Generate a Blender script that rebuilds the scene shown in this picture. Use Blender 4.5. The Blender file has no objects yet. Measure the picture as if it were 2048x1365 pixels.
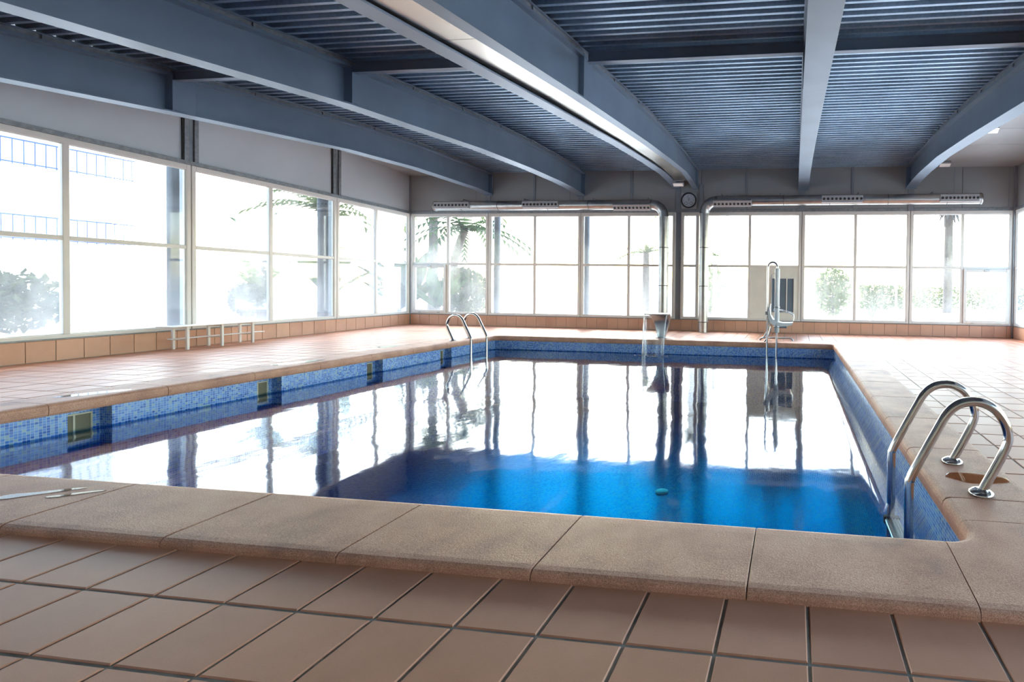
import bpy, bmesh, math, random
from mathutils import Vector, Matrix
random.seed(11)
S = bpy.context.scene
COL = S.collection
PI = math.pi

# ------------------------------------------------------------------ camera
CAM_H = 1.286
yaw, pitch, roll = math.radians(6.899), math.radians(-0.868), math.radians(0.754)
fw = Vector((-math.sin(yaw)*math.cos(pitch), math.cos(yaw)*math.cos(pitch), math.sin(pitch)))
r0 = Vector((math.cos(yaw), math.sin(yaw), 0))
u0 = r0.cross(fw)
rr = r0*math.cos(roll) + u0*math.sin(roll)
uu = -r0*math.sin(roll) + u0*math.cos(roll)
cam = bpy.data.cameras.new('camera')
camo = bpy.data.objects.new('camera', cam)
COL.objects.link(camo)
camo.matrix_world = Matrix(((rr.x, uu.x, -fw.x, 0), (rr.y, uu.y, -fw.y, 0), (rr.z, uu.z, -fw.z, CAM_H), (0, 0, 0, 1)))
cam.sensor_width = 36
cam.lens = 986.64*36/2048
cam.shift_x = -444.8/2048
cam.shift_y = -89.77/2048
cam.clip_start = 0.05
cam.clip_end = 400
S.camera = camo

# ------------------------------------------------------------------ light and exposure
SUN_AZ = math.radians(-27)      # from +y towards -x
SUN_EL = math.radians(38)
w = bpy.data.worlds.new('world'); S.world = w; w.use_nodes = True
nt = w.node_tree; nt.nodes.clear()
sky = nt.nodes.new('ShaderNodeTexSky'); sky.sky_type = 'NISHITA'
sky.sun_disc = False; sky.sun_elevation = SUN_EL; sky.sun_rotation = SUN_AZ
sky.air_density = 1.3; sky.dust_density = 1.2; sky.ozone_density = .7
bg = nt.nodes.new('ShaderNodeBackground'); bg.inputs['Strength'].default_value = 0.5
wo = nt.nodes.new('ShaderNodeOutputWorld')
nt.links.new(sky.outputs[0], bg.inputs[0]); nt.links.new(bg.outputs[0], wo.inputs[0])
sl = bpy.data.lights.new('sun', 'SUN'); sl.energy = .9; sl.angle = math.radians(3); sl.color = (1, .93, .82)
so = bpy.data.objects.new('sun', sl); COL.objects.link(so)
sd = Vector((math.sin(SUN_AZ)*math.cos(SUN_EL), math.cos(SUN_AZ)*math.cos(SUN_EL), math.sin(SUN_EL)))
so.rotation_euler = sd.to_track_quat('Z', 'Y').to_euler()
so.location = (-10, 30, 25)
vs = S.view_settings
vs.view_transform = 'Standard'; vs.look = 'None'; vs.exposure = 1.92; vs.gamma = 1; vs.use_curve_mapping = False
S.cycles.max_bounces = 10; S.cycles.diffuse_bounces = 5; S.cycles.glossy_bounces = 5
S.cycles.transparent_max_bounces = 24
S.cycles.caustics_reflective = False; S.cycles.caustics_refractive = False
S.cycles.sample_clamp_indirect = 6.0
S.cycles.use_denoising = True

# ------------------------------------------------------------------ helpers
def link(o, parent=None):
    COL.objects.link(o)
    if parent is not None: o.parent = parent
    return o
def empty(name, loc=(0, 0, 0), rz=0):
    o = bpy.data.objects.new(name, None); o.empty_display_size = .1
    o.location = loc; o.rotation_euler = (0, 0, rz)
    return link(o)
def tag(o, label, cat, group=None):
    o['label'] = label; o['category'] = cat
    if group: o['group'] = group
    return o
def thing(name, label, cat, loc=(0, 0, 0), rz=0, group=None):
    return tag(empty(name, loc, rz), label, cat, group)
def struct(o):
    o['kind'] = 'structure'; return o
def stuff(o):
    o['kind'] = 'stuff'; return o

class MB:
    def __init__(s): s.v = []; s.f = []; s.sm = []
    def add(s, vs, fs, smooth=False):
        b = len(s.v); s.v += [tuple(v) for v in vs]; s.f += [tuple(b+i for i in f) for f in fs]; s.sm += [smooth]*len(fs)
        return s
    def box(s, x0, x1, y0, y1, z0, z1):
        return s.add([(x0, y0, z0), (x1, y0, z0), (x1, y1, z0), (x0, y1, z0), (x0, y0, z1), (x1, y0, z1), (x1, y1, z1), (x0, y1, z1)],
                     [(3, 2, 1, 0), (4, 5, 6, 7), (0, 1, 5, 4), (1, 2, 6, 5), (2, 3, 7, 6), (3, 0, 4, 7)])
    def bbox(s, x0, x1, y0, y1, z0, z1, c):
        # box with bevelled edges along every side
        pts = []
        for x, sx in ((x0, 1), (x1, -1)):
            for y, sy in ((y0, 1), (y1, -1)):
                for z, sz in ((z0, 1), (z1, -1)):
                    pts += [(x, y+sy*c, z+sz*c), (x+sx*c, y, z+sz*c), (x+sx*c, y+sy*c, z)]
        bm = bmesh.new()
        vs = [bm.verts.new(p) for p in pts]
        bmesh.ops.convex_hull(bm, input=vs)
        bm.verts.index_update()
        s.add([v.co[:] for v in bm.verts], [[v.index for v in f.verts] for f in bm.faces]); bm.free()
        return s
    def tube(s, pts, r, n=12, cap=True, closed=False):
        pts = [Vector(p) for p in pts]; m = len(pts)
        rs = r if isinstance(r, (list, tuple)) else [r]*m
        rings = []; prev = None
        for i, p in enumerate(pts):
            a = pts[i-1] if (i > 0 or closed) else p
            b = pts[(i+1) % m] if (i < m-1 or closed) else p
            t = (b-a).normalized()
            if prev is None:
                ref = Vector((0, 0, 1)) if abs(t.z) < .9 else Vector((1, 0, 0))
                nx = t.cross(ref).normalized()
            else:
                nx = (prev - t*prev.dot(t)).normalized()
            prev = nx; ny = t.cross(nx)
            rings.append([p + (nx*math.cos(2*PI*k/n) + ny*math.sin(2*PI*k/n))*rs[i] for k in range(n)])
        vs = [v for rg in rings for v in rg]; fs = []
        for i in range(m if closed else m-1):
            j = (i+1) % m
            for k in range(n):
                fs.append((i*n+k, i*n+(k+1) % n, j*n+(k+1) % n, j*n+k))
        s.add(vs, fs, True)
        if cap and not closed:
            s.add(rings[0], [tuple(range(n))[::-1]]); s.add(rings[-1], [tuple(range(n))])
        return s
    def lathe(s, prof, c=(0, 0, 0), axis='z', n=24):
        vs = []; fs = []
        for (r, h) in prof:
            for k in range(n):
                a = 2*PI*k/n
                p = (r*math.cos(a), r*math.sin(a), h)
                if axis == 'y': p = (p[0], h, p[1])
                if axis == 'x': p = (h, p[0], p[1])
                vs.append((p[0]+c[0], p[1]+c[1], p[2]+c[2]))
        for i in range(len(prof)-1):
            for k in range(n):
                fs.append((i*n+k, i*n+(k+1) % n, (i+1)*n+(k+1) % n, (i+1)*n+k))
        s.add(vs, fs, True)
        return s
    def prism(s, poly, a0, a1, axis='y'):
        n = len(poly)
        def P(p, a):
            if axis == 'y': return (p[0], a, p[1])
            if axis == 'x': return (a, p[0], p[1])
            return (p[0], p[1], a)
        vs = [P(p, a0) for p in poly]+[P(p, a1) for p in poly]
        fs = [tuple(range(n))[::-1], tuple(range(n, 2*n))]+[(i, (i+1) % n, n+(i+1) % n, n+i) for i in range(n)]
        return s.add(vs, fs)
    def loft(s, secs, closed_sec=True, cap=True, smooth=False):
        n = len(secs[0]); vs = [p for q in secs for p in q]; fs = []
        for i in range(len(secs)-1):
            for k in range(n if closed_sec else n-1):
                fs.append((i*n+k, i*n+(k+1) % n, (i+1)*n+(k+1) % n, (i+1)*n+k))
        s.add(vs, fs, smooth)
        if cap and closed_sec:
            s.add(secs[0], [tuple(range(n))[::-1]]); s.add(secs[-1], [tuple(range(n))])
        return s
    def mesh(s, name, mat):
        me = bpy.data.meshes.new(name)
        me.from_pydata(s.v, [], s.f)
        me.polygons.foreach_set('use_smooth', s.sm)
        bm = bmesh.new(); bm.from_mesh(me); bmesh.ops.recalc_face_normals(bm, faces=bm.faces); bm.to_mesh(me); bm.free()
        me.materials.append(mat); me.update()
        return me
    def build(s, name, mat, parent=None, loc=None):
        o = bpy.data.objects.new(name, s.mesh(name, mat))
        if loc: o.location = loc
        return link(o, parent)
def copy_tree(o, parent=None):
    c = o.copy(); link(c); c.parent = parent
    for ch in list(o.children): copy_tree(ch, c)
    return c
def interp(x, xs, ys):
    if x <= xs[0]: return ys[0]+(ys[1]-ys[0])/(xs[1]-xs[0])*(x-xs[0])
    for i in range(len(xs)-1):
        if x <= xs[i+1]: return ys[i]+(ys[i+1]-ys[i])*(x-xs[i])/(xs[i+1]-xs[i])
    return ys[-1]

# ------------------------------------------------------------------ materials
def srgb(r, g, b):
    f = lambda c: ((c/255+.055)/1.055)**2.4 if c > 10 else c/255/12.92
    return (f(r), f(g), f(b), 1)
class NT:
    def __init__(s, name):
        s.m = bpy.data.materials.new(name); s.m.use_nodes = True; s.t = s.m.node_tree
        s.b = s.t.nodes['Principled BSDF']; s.out = s.t.nodes['Material Output']
    def n(s, t, **k):
        o = s.t.nodes.new('ShaderNode'+t)
        for a, v in k.items(): setattr(o, a, v)
        return o
    def l(s, a, b): s.t.links.new(a, b)
    def val(s, sock, v):
        if hasattr(v, 'links') or isinstance(v, bpy.types.NodeSocket): s.l(v, sock)
        else: sock.default_value = v
    def math(s, op, a, b=0.0, c=0.0):
        o = s.n('Math', operation=op)
        for i, v in enumerate((a, b, c)): s.val(o.inputs[i], v)
        return o.outputs[0]
    def mix(s, f, a, b, bt='MIX'):
        o = s.n('Mix', data_type='RGBA', blend_type=bt)
        s.val(o.inputs[0], f); s.val(o.inputs[6], a); s.val(o.inputs[7], b)
        return o.outputs[2]
    def noise(s, vec, scale, detail=3, rough=.55):
        o = s.n('TexNoise'); o.inputs['Scale'].default_value = scale; o.inputs['Detail'].default_value = detail; o.inputs['Roughness'].default_value = rough
        if vec is not None: s.l(vec, o.inputs['Vector'])
        return o.outputs['Fac']
    def ramp(s, f, stops):
        o = s.n('ValToRGB'); e = o.color_ramp.elements
        while len(e) < len(stops): e.new(.5)
        for el, (p, c) in zip(e, stops): el.position = p; el.color = c
        s.l(f, o.inputs[0]); return o.outputs[0]
    def pos(s): return s.n('NewGeometry').outputs['Position']
    def obj(s): return s.n('TexCoord').outputs['Object']
    def scale(s, vec, k):
        o = s.n('VectorMath', operation='MULTIPLY'); s.l(vec, o.inputs[0]); o.inputs[1].default_value = k; return o.outputs[0]
    def bump(s, h, strength, dist=.01, normal=None):
        o = s.n('Bump'); o.inputs['Strength'].default_value = strength; o.inputs['Distance'].default_value = dist
        s.l(h, o.inputs['Height'])
        return o.outputs[0]
    def set(s, color=None, rough=None, metal=None, spec=None, normal=None, **k):
        b = s.b.inputs
        if color is not None: s.val(b['Base Color'], color)
        if rough is not None: s.val(b['Roughness'], rough)
        if metal is not None: s.val(b['Metallic'], metal)
        if spec is not None: s.val(b['Specular IOR Level'], spec)
        if normal is not None: s.l(normal, b['Normal'])
        for q, v in k.items(): s.val(b[q], v)
        return s.m
def simple(name, c, rough=.5, metal=0, spec=.5, var=.06, sc=3.0, bump=0, bsc=60):
    t = NT(name); p = t.pos()
    f = t.noise(p, sc)
    d = tuple(x*(1-var*2) for x in c[:3])+(1,); h = tuple(min(1, x*(1+var*2)) for x in c[:3])+(1,)
    kw = {}
    if bump: kw['normal'] = t.bump(t.noise(p, bsc, 2), bump, .004)
    return t.set(t.ramp(f, [(.3, d), (.7, h)]), rough, metal, spec, **kw)

M = {}
def tile_mat(name, base, dark, rough, coat=True):
    t = NT(name); p = t.pos(); oi = t.n('ObjectInfo').outputs['Random']
    # every tile has its own tone: cell noise on the laying grid
    vm = t.n('VectorMath', operation='SNAP'); t.l(p, vm.inputs[0]); vm.inputs[1].default_value = (.3317, .3317, .3317)
    wn = t.n('TexWhiteNoise'); t.l(vm.outputs[0], wn.inputs['Vector'])
    n1 = t.noise(p, 2.2, 4); n2 = t.noise(p, 160, 2, .7)
    f = t.math('ADD', t.math('MULTIPLY', n1, .75), t.math('MULTIPLY', oi, .35))
    c = t.ramp(f, [(.2, dark), (.75, base)])
    c = t.mix(t.math('MULTIPLY', n2, .22), c, (.11, .075, .06, 1))
    r = t.math('ADD', t.math('MULTIPLY', n1, .14), rough)
    return t.set(c, r, 0, .4, normal=t.bump(t.math('ADD', t.math('MULTIPLY', n2, .5), n1), .12, .004), **({'Coat Weight': .14, 'Coat Roughness': .3} if coat else {}))
M['tile'] = tile_mat('terracotta_tile', srgb(222, 160, 128), srgb(194, 132, 103), .42)
M['skirt'] = tile_mat('skirting_tile', srgb(228, 182, 154), srgb(206, 156, 130), .5, False)
M['grout'] = simple('grey_grout', srgb(160, 154, 144), .85, var=.1, sc=9, bump=.2)
def coping_mat():
    t = NT('reconstituted_stone'); p = t.pos(); oi = t.n('ObjectInfo').outputs['Random']
    n1 = t.noise(p, 2.6, 5, .6); n2 = t.noise(p, 210, 2, .8); n3 = t.noise(p, 90, 2, .6)
    c = t.ramp(n1, [(.32, srgb(172, 130, 113)), (.52, srgb(205, 154, 131)), (.7, srgb(221, 171, 147))])
    c = t.mix(t.math('MULTIPLY', oi, .2), c, srgb(150, 120, 100))
    sp = t.ramp(n2, [(.36, (.18, .12, .09, 1)), (.5, (.62, .52, .45, 1)), (.64, (1, .97, .9, 1))])
    c = t.mix(.5, c, sp, 'OVERLAY')
    return t.set(c, .52, 0, .4, normal=t.bump(t.math('ADD', n2, n3), .5, .003))
M['coping'] = coping_mat()
def mosaic_mat(name='blue_glass_mosaic', k=1.):
    t = NT(name)
    g = t.n('NewGeometry'); p = g.outputs['Position']; nrm = g.outputs['True Normal']
    sep = t.n('SeparateXYZ'); t.l(p, sep.inputs[0]); sn = t.n('SeparateXYZ'); t.l(nrm, sn.inputs[0])
    cell = .0262
    def fr(x):
        q = t.math('DIVIDE', x, cell); return t.math('ABSOLUTE', t.math('SUBTRACT', t.math('FRACT', q), .5)), t.math('FLOOR', q)
    fx, ix = fr(sep.outputs[0]); fy, iy = fr(sep.outputs[1]); fz, iz = fr(t.math('ADD', sep.outputs[2], .0101))
    def sel(f, n):   # ignore the axis along the normal
        return t.math('MULTIPLY', f, t.math('LESS_THAN', t.math('ABSOLUTE', n), .7))
    g1 = t.math('MAXIMUM', t.math('MAXIMUM', sel(fx, sn.outputs[0]), sel(fy, sn.outputs[1])), sel(fz, sn.outputs[2]))
    grout = t.math('GREATER_THAN', g1, .44)
    cx = t.n('CombineXYZ')
    t.l(sel(ix, sn.outputs[0]), cx.inputs[0]); t.l(sel(iy, sn.outputs[1]), cx.inputs[1]); t.l(sel(iz, sn.outputs[2]), cx.inputs[2])
    wn = t.n('TexWhiteNoise'); t.l(cx.outputs[0], wn.inputs['Vector'])
    big = t.noise(p, 3.5, 2)
    f = t.math('ADD', t.math('MULTIPLY', wn.outputs['Value'], .8), t.math('MULTIPLY', big, .2))
    c = t.ramp(f, [(.08, srgb(46, 92, 176)), (.3, srgb(78, 128, 205)), (.55, srgb(104, 152, 218)), (.74, srgb(134, 172, 220)), (.9, srgb(150, 180, 190))])
    c = t.mix(grout, c, srgb(190, 205, 222))
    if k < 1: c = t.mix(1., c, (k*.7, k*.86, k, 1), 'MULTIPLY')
    return t.set(c, t.math('ADD', t.math('MULTIPLY', grout, .4), .18), 0, .5, normal=t.bump(t.math('SUBTRACT', 1., grout), .3, .003))
M['mosaic'] = mosaic_mat()
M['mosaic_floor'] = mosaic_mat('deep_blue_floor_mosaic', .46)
def water_mat():
    t = NT('pool_water'); p = t.pos()
    a = t.noise(t.scale(p, (1., .55, 1.)), 1.3, 2, .45); b = t.noise(t.scale(p, (1., .7, 1.)), 5.0, 2, .5)
    h = t.math('ADD', t.math('MULTIPLY', a, 1.0), t.math('MULTIPLY', b, .12))
    nb = t.bump(h, .16, .05)
    lw = t.n('LayerWeight'); lw.inputs['Blend'].default_value = .5; t.l(nb, lw.inputs['Normal'])
    f = t.math('ADD', t.math('MULTIPLY', t.math('POWER', lw.outputs['Facing'], 4.6), .97), .022)
    tr = t.n('BsdfTransparent'); tr.inputs[0].default_value = (.90, .97, 1, 1)
    gl = t.n('BsdfGlossy'); gl.inputs['Roughness'].default_value = .05; gl.inputs[0].default_value = (1, 1, 1, 1); t.l(nb, gl.inputs['Normal'])
    mx = t.n('MixShader'); t.l(f, mx.inputs[0]); t.l(tr.outputs[0], mx.inputs[1]); t.l(gl.outputs[0], mx.inputs[2])
    t.l(mx.outputs[0], t.out.inputs[0])
    absorb(t); return t.m
def absorb(t):
    va = t.n('VolumeAbsorption'); va.inputs[0].default_value = (.13, .898, .98, 1); va.inputs[1].default_value = .68
    t.l(va.outputs[0], t.out.inputs['Volume'])
M['water'] = water_mat()
def side_mat():
    t = NT('pool_water_side'); tr = t.n('BsdfTransparent'); t.l(tr.outputs[0], t.out.inputs[0]); absorb(t); return t.m
M['water_side'] = side_mat()
def clear_water(name, tint, white, refl=.9):
    t = NT(name); p = t.pos()
    lw = t.n('LayerWeight'); lw.inputs['Blend'].default_value = .35
    tr = t.n('BsdfTransparent'); tr.inputs[0].default_value = tint
    gl = t.n('BsdfGlossy'); gl.inputs['Roughness'].default_value = .03
    df = t.n('BsdfTranslucent'); df.inputs[0].default_value = (.95, .97, 1, 1)
    m1 = t.n('MixShader'); t.l(t.math('ADD', t.math('MULTIPLY', lw.outputs['Fresnel'], refl), .015), m1.inputs[0]); t.l(tr.outputs[0], m1.inputs[1]); t.l(gl.outputs[0], m1.inputs[2])
    m2 = t.n('MixShader'); t.l(t.math('MULTIPLY', t.noise(t.scale(p, (30, 30, 2)), 1., 2), white), m2.inputs[0]); t.l(m1.outputs[0], m2.inputs[1]); t.l(df.outputs[0], m2.inputs[2])
    t.l(m2.outputs[0], t.out.inputs[0]); return t.m
M['sheet'] = clear_water('falling_water', (.97, .985, .985, 1), .03, .25)
M['stream'] = clear_water('falling_stream', (.9, .93, .95, 1), 1.0)
M['puddle'] = clear_water('puddle_water', (.80, .72, .66, 1), .0)
M['rust'] = clear_water('rusty_puddle_water', (.72, .5, .36, 1), .0, .3)
def glass_mat(name, lo, hi, seed):
    # window pane misted by condensation: denser low down, with run marks
    t = NT(name); p = t.pos()
    sep = t.n('SeparateXYZ'); t.l(p, sep.inputs[0])
    n1 = t.noise(t.scale(p, (.9, .9, .8)), .9, 3); st = t.noise(t.scale(p, (14, 14, .6)), 1.0, 3)
    hgt = t.math('MULTIPLY', t.math('SUBTRACT', 2.3, sep.outputs[2]), .28)
    f = t.math('ADD', t.math('ADD', t.math('MULTIPLY', t.math('SUBTRACT', n1, .5), 2.2), hgt), t.math('MULTIPLY', t.math('SUBTRACT', st, .5), .5))
    mr = t.n('MapRange'); t.l(f, mr.inputs[0])
    mr.inputs[1].default_value = -.25; mr.inputs[2].default_value = .75; mr.inputs[3].default_value = lo; mr.inputs[4].default_value = hi
    tr = t.n('BsdfTransparent'); tr.inputs[0].default_value = (.95, .97, .96, 1)
    gl = t.n('BsdfGlossy'); gl.inputs['Roughness'].default_value = .02
    fr = t.n('Fresnel'); fr.inputs[0].default_value = 1.45
    ml = t.n('BsdfTranslucent'); ml.inputs[0].default_value = (.97, .98, 1, 1)
    m1 = t.n('MixShader'); t.l(t.math('MULTIPLY', fr.outputs[0], .5), m1.inputs[0]); t.l(tr.outputs[0], m1.inputs[1]); t.l(gl.outputs[0], m1.inputs[2])
    m2 = t.n('MixShader'); t.l(mr.outputs[0], m2.inputs[0]); t.l(m1.outputs[0], m2.inputs[1]); t.l(ml.outputs[0], m2.inputs[2])
    t.l(m2.outputs[0], t.out.inputs[0]); return t.m
M['glass_left'] = glass_mat('misted_glass_left', .015, .14, 0)
M['glass_far'] = glass_mat('misted_glass_far', .008, .08, 1)
M['frame'] = simple('white_lacquered_aluminium', srgb(226, 224, 220), .38, 0, .5, var=.015)
M['steel'] = simple('grey_painted_steel', srgb(122, 138, 157), .4, .25, .5, var=.05, sc=1.2)
M['post'] = simple('dark_grey_steel', srgb(136, 142, 150), .4, .3, .5, var=.04)
M['zinc'] = simple('zinc_flashing', srgb(140, 144, 148), .45, .6, .5, var=.1, sc=14)
def deck_mat():
    t = NT('galvanised_deck'); p = t.pos()
    n1 = t.noise(p, 26, 3, .7); n2 = t.noise(p, 1.1, 2)
    c = t.ramp(t.math('ADD', t.math('MULTIPLY', n1, .5), t.math('MULTIPLY', n2, .5)), [(.35, srgb(130, 150, 170)), (.65, srgb(170, 190, 210))])
    return t.set(c, t.math('ADD', t.math('MULTIPLY', n1, .25), .3), .75, .5)
M['deck'] = deck_mat()
M['panel_far'] = simple('grey_sandwich_panel', srgb(156, 158, 160), .45, .15, .5, var=.03, sc=.8)
M['panel_left'] = simple('satin_sandwich_panel', srgb(208, 213, 218), .33, .3, .5, var=.03, sc=.6)
M['panel_ceil'] = simple('ceiling_sandwich_panel', srgb(172, 172, 174), .4, .3, .5, var=.03, sc=.8)
M['soffit'] = simple('brushed_aluminium_panel', srgb(190, 184, 174), .27, .9, .5, var=.03, sc=2)
M['duct'] = simple('spiral_duct_metal', srgb(176, 174, 172), .3, 1.0, .5, var=.05, sc=6)
M['duct_band'] = simple('duct_band_metal', srgb(120, 118, 116), .35, .9, var=.03)
M['plate'] = simple('nozzle_plate_paint', srgb(176, 178, 182), .45, .1, var=.03)
M['dark'] = simple('painted_hollow_shade', srgb(40, 42, 46), .6, 0, var=.05)  # dark colour stands in for the shade inside gaps and nozzle holes
M['chrome'] = simple('polished_stainless', srgb(205, 203, 200), .14, 1.0, .5, var=.03, sc=5)
M['satin'] = simple('satin_stainless', srgb(168, 172, 176), .3, 1.0, .5, var=.05, sc=4)
M['white'] = simple('white_plastic', srgb(236, 238, 240), .35, 0, .5, var=.01)
M['white_paint'] = simple('white_bench_paint', srgb(232, 230, 226), .4, 0, .5, var=.02)
M['cream'] = simple('cream_plastic', srgb(206, 198, 172), .5, 0, .5, var=.04)
M['clock_rim'] = simple('clock_rim_black', srgb(38, 44, 54), .35)
M['clock_face'] = simple('clock_face_grey', srgb(196, 204, 212), .35, var=.02)
M['clock_ink'] = simple('clock_ink', srgb(44, 50, 60), .5)
M['infill'] = simple('white_infill_panel', srgb(232, 232, 224), .5, var=.02)
M['slate'] = simple('slate_glass', srgb(98, 116, 132), .25, 0, .5, var=.03)
M['black'] = simple('black_rubber', srgb(26, 27, 29), .6)
M['lamp_white'] = simple('lamp_diffuser', srgb(250, 250, 248), .3, var=.005)
t = NT('lit_lamp_lens'); M['lamp_on'] = t.set((1, .97, .92, 1), .3, **{'Emission Color': (1, .96, .9, 1), 'Emission Strength': 1.2})
# outside
M['paving'] = simple('pale_paving', srgb(226, 222, 214), .8, var=.04, sc=.4)
M['render'] = simple('white_render_wall', srgb(238, 236, 232), .85, var=.02)
M['blue_rail'] = simple('blue_painted_rail', srgb(30, 60, 130), .5)
M['shutter'] = simple('window_shade_grey', srgb(205, 206, 214), .6)
def leaf_mat(name, a, b):
    t = NT(name); p = t.pos(); n1 = t.noise(p, 3, 2)
    c = t.ramp(n1, [(.3, a), (.7, b)])
    d = t.n('BsdfDiffuse'); t.l(c, d.inputs[0]); tl = t.n('BsdfTranslucent'); t.l(c, tl.inputs[0])
    m = t.n('MixShader'); m.inputs[0].default_value = .45; t.l(d.outputs[0], m.inputs[1]); t.l(tl.outputs[0], m.inputs[2])
    t.l(m.outputs[0], t.out.inputs[0]); return t.m
M['column'] = simple('column_grey_paint', srgb(66, 68, 74), .5)
M['leaf'] = leaf_mat('broad_leaf_green', srgb(30, 50, 32), srgb(64, 86, 50))
M['leaf2'] = leaf_mat('yellow_leaf_green', srgb(66, 80, 40), srgb(104, 112, 64))
M['bush'] = leaf_mat('grey_bush_green', srgb(46, 54, 40), srgb(74, 82, 60))
M['bark'] = simple('palm_bark', srgb(78, 68, 60), .9, var=.15, sc=8, bump=.5, bsc=20)
M['bark_pale'] = simple('pale_palm_bark', srgb(206, 200, 192), .9, var=.08, sc=6)
M['dry'] = simple('dry_palm_skirt', srgb(66, 58, 55), .9, var=.2, sc=6)

# ------------------------------------------------------------------ the room
XL, YF, BS = -12.357, 14.604, 0.0908
XR, YN = 6.08, -2.6
ZS, ZTR, ZT = .352, 1.960, 3.568
T = .3317
def xl(y): return XL+BS*(YF-y)
LEN = math.sqrt(1+BS*BS)
RZL = PI/2+math.atan(BS)
YK = [-2.6, 0, 3, 6.5, 9.5, 11.5, 13, 13.8, 14.6]
ZSOF = [2.88, 3.16, 3.49, 3.875, 4.14, 4.27, 4.31, 4.28, 4.19]
ZTOP = [3.45, 3.73, 4.06, 4.44, 4.71, 4.83, 4.86, 4.85, 4.82]
def zsof(y): return interp(y, YK, ZSOF)
def ztop(y): return interp(y, YK, ZTOP)
def zdeck(y): return interp(y, [-2.6, 0, 3, 6.5, 9.5, 11.5, 13, 14.7], [3.56, 3.84, 4.17, 4.55, 4.81, 4.90, 4.91, 4.84])

# pool outline (water side of the nose)
PX0, PX1, PY0, PY1 = -7.35, .905, 2.575, 11.43
CW = .565
WZ = -.285
# floor: grout bed in four strips round the pool
fb = MB()
fb.box(XL-.6, XR+.1, YN, PY0-.1, -.3, -.006)
fb.box(XL-.6, XR+.1, PY1+.1, YF+.1, -.3, -.006)
fb.box(XL-.6, PX0-.5, PY0-.1, PY1+.1, -.3, -.006)
fb.box(PX1+.1, XR+.1, PY0-.1, PY1+.1, -.3, -.006)
floor = struct(fb.build('floor', M['grout']))

def proj_area(x, y):
    d = Vector((x, y, -CAM_H)); z = d.dot(fw)
    if z < .25: return -1, 0, 0
    px = 1024+444.8+986.64*d.dot(rr)/z; py = 682.5-89.77-986.64*d.dot(uu)/z
    return 986.64**2/z**3*CAM_H, px, py
tiles = []
def zone(x0, x1, y0, y1, ox, oy, left_wall=False):
    i0 = math.floor((x0-ox)/T); i1 = math.ceil((x1-ox)/T)
    j0 = math.floor((y0-oy)/T); j1 = math.ceil((y1-oy)/T)
    for i in range(i0, i1):
        for j in range(j0, j1):
            a, b = max(ox+i*T, x0), min(ox+(i+1)*T, x1)
            c, d = max(oy+j*T, y0), min(oy+(j+1)*T, y1)
            if left_wall: a = max(a, xl((c+d)/2)+.01)
            if b-a < .03 or d-c < .03: continue
            tiles.append((a, b, c, d))
OX, OY = -2.5816, 1.6966
zone(XL, XR, YN, 2.045, OX, OY, True)
zone(PX1+CW-.02, XR, 2.045, YF, 1.69-T, OY)
zone(XL, PX0-CW+.02, 2.045, YF, OX, OY, True)
zone(PX0-CW+.02, PX1+CW-.02, PY1+CW-.02, YF, OX, OY)
def tile_mb(mb, a, b, c, d, dz):
    g = .0068; k = .004
    x0, x1, y0, y1 = a+g, b-g, c+g, d-g
    mb.add([(x0, y0, -.01), (x1, y0, -.01), (x1, y1, -.01), (x0, y1, -.01), (x0, y0, dz-k), (x1, y0, dz-k), (x1, y1, dz-k), (x0, y1, dz-k),
            (x0+k, y0+k, dz), (x1-k, y0+k, dz), (x1-k, y1-k, dz), (x0+k, y1-k, dz)],
           [(0, 1, 5, 4), (1, 2, 6, 5), (2, 3, 7, 6), (3, 0, 4, 7), (4, 5, 9, 8), (5, 6, 10, 9), (6, 7, 11, 10), (7, 4, 8, 11), (8, 9, 10, 11)])
def score(t):
    a, px, py = proj_area((t[0]+t[1])/2, (t[2]+t[3])/2)
    inside = -60 < px < 2110 and -20 < py < 1480
    return a*(t[1]-t[0])*(t[3]-t[2]) if inside else -1
ranked = sorted(tiles, key=score, reverse=True)
shared = {}
rest = MB()
for i, t in enumerate(ranked):
    if i < 300 and score(t) > 0:
        wx, wy = round(t[1]-t[0], 3), round(t[3]-t[2], 3)
        key = (wx, wy)
        if key not in shared:
            mb = MB(); tile_mb(mb, 0, wx, 0, wy, 0); shared[key] = mb.mesh('tile', M['tile'])
        o = bpy.data.objects.new('tile', shared[key]); o.location = (t[0], t[2], random.uniform(-.0008, .0008)); link(o, floor)
    else:
        tile_mb(rest, *t, random.uniform(-.0008, .0008))
stuff(rest.build('tile_field', M['tile'], floor))

# skirting: bed plus one object per tile
def skirting(name, origin, rz, length, off, vis):
    b = MB().box(0, length, 0, .06, -.02, ZS-.012)
    o = struct(b.build(name, M['grout'], None)); o.location = origin; o.rotation_euler = (0, 0, rz)
    MB().bbox(0, length, -.03, .05, ZS-.018, ZS, .004).build('sill_rail', M['zinc'], o)
    me = {}
    k = math.floor(-off/T)-1
    while off+k*T < length:
        a, c = max(off+k*T, 0), min(off+(k+1)*T, length)
        k += 1
        if c-a < .03: continue
        wx = round(c-a, 3)
        if wx not in me:
            me[wx] = MB().bbox(.004, wx-.004, -.011, 0, .006, ZS-.022, .003).mesh('tile', M['skirt'])
        q = bpy.data.objects.new('tile', me[wx]); q.location = (a, random.uniform(-.001, .001), 0); link(q, o)
    return o
yl0 = YN
lenL = (YF-yl0)*LEN
skirting('baseboard_left', (xl(yl0), yl0, 0), RZL, lenL, (6.129-yl0)*LEN, None)
skirting('baseboard_far', (XL, YF, 0), 0, XR-XL, -6.6924-XL, None)
skirting('baseboard_right', (XR, YF, 0), -PI/2, YF-YN, .05, None)

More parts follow.
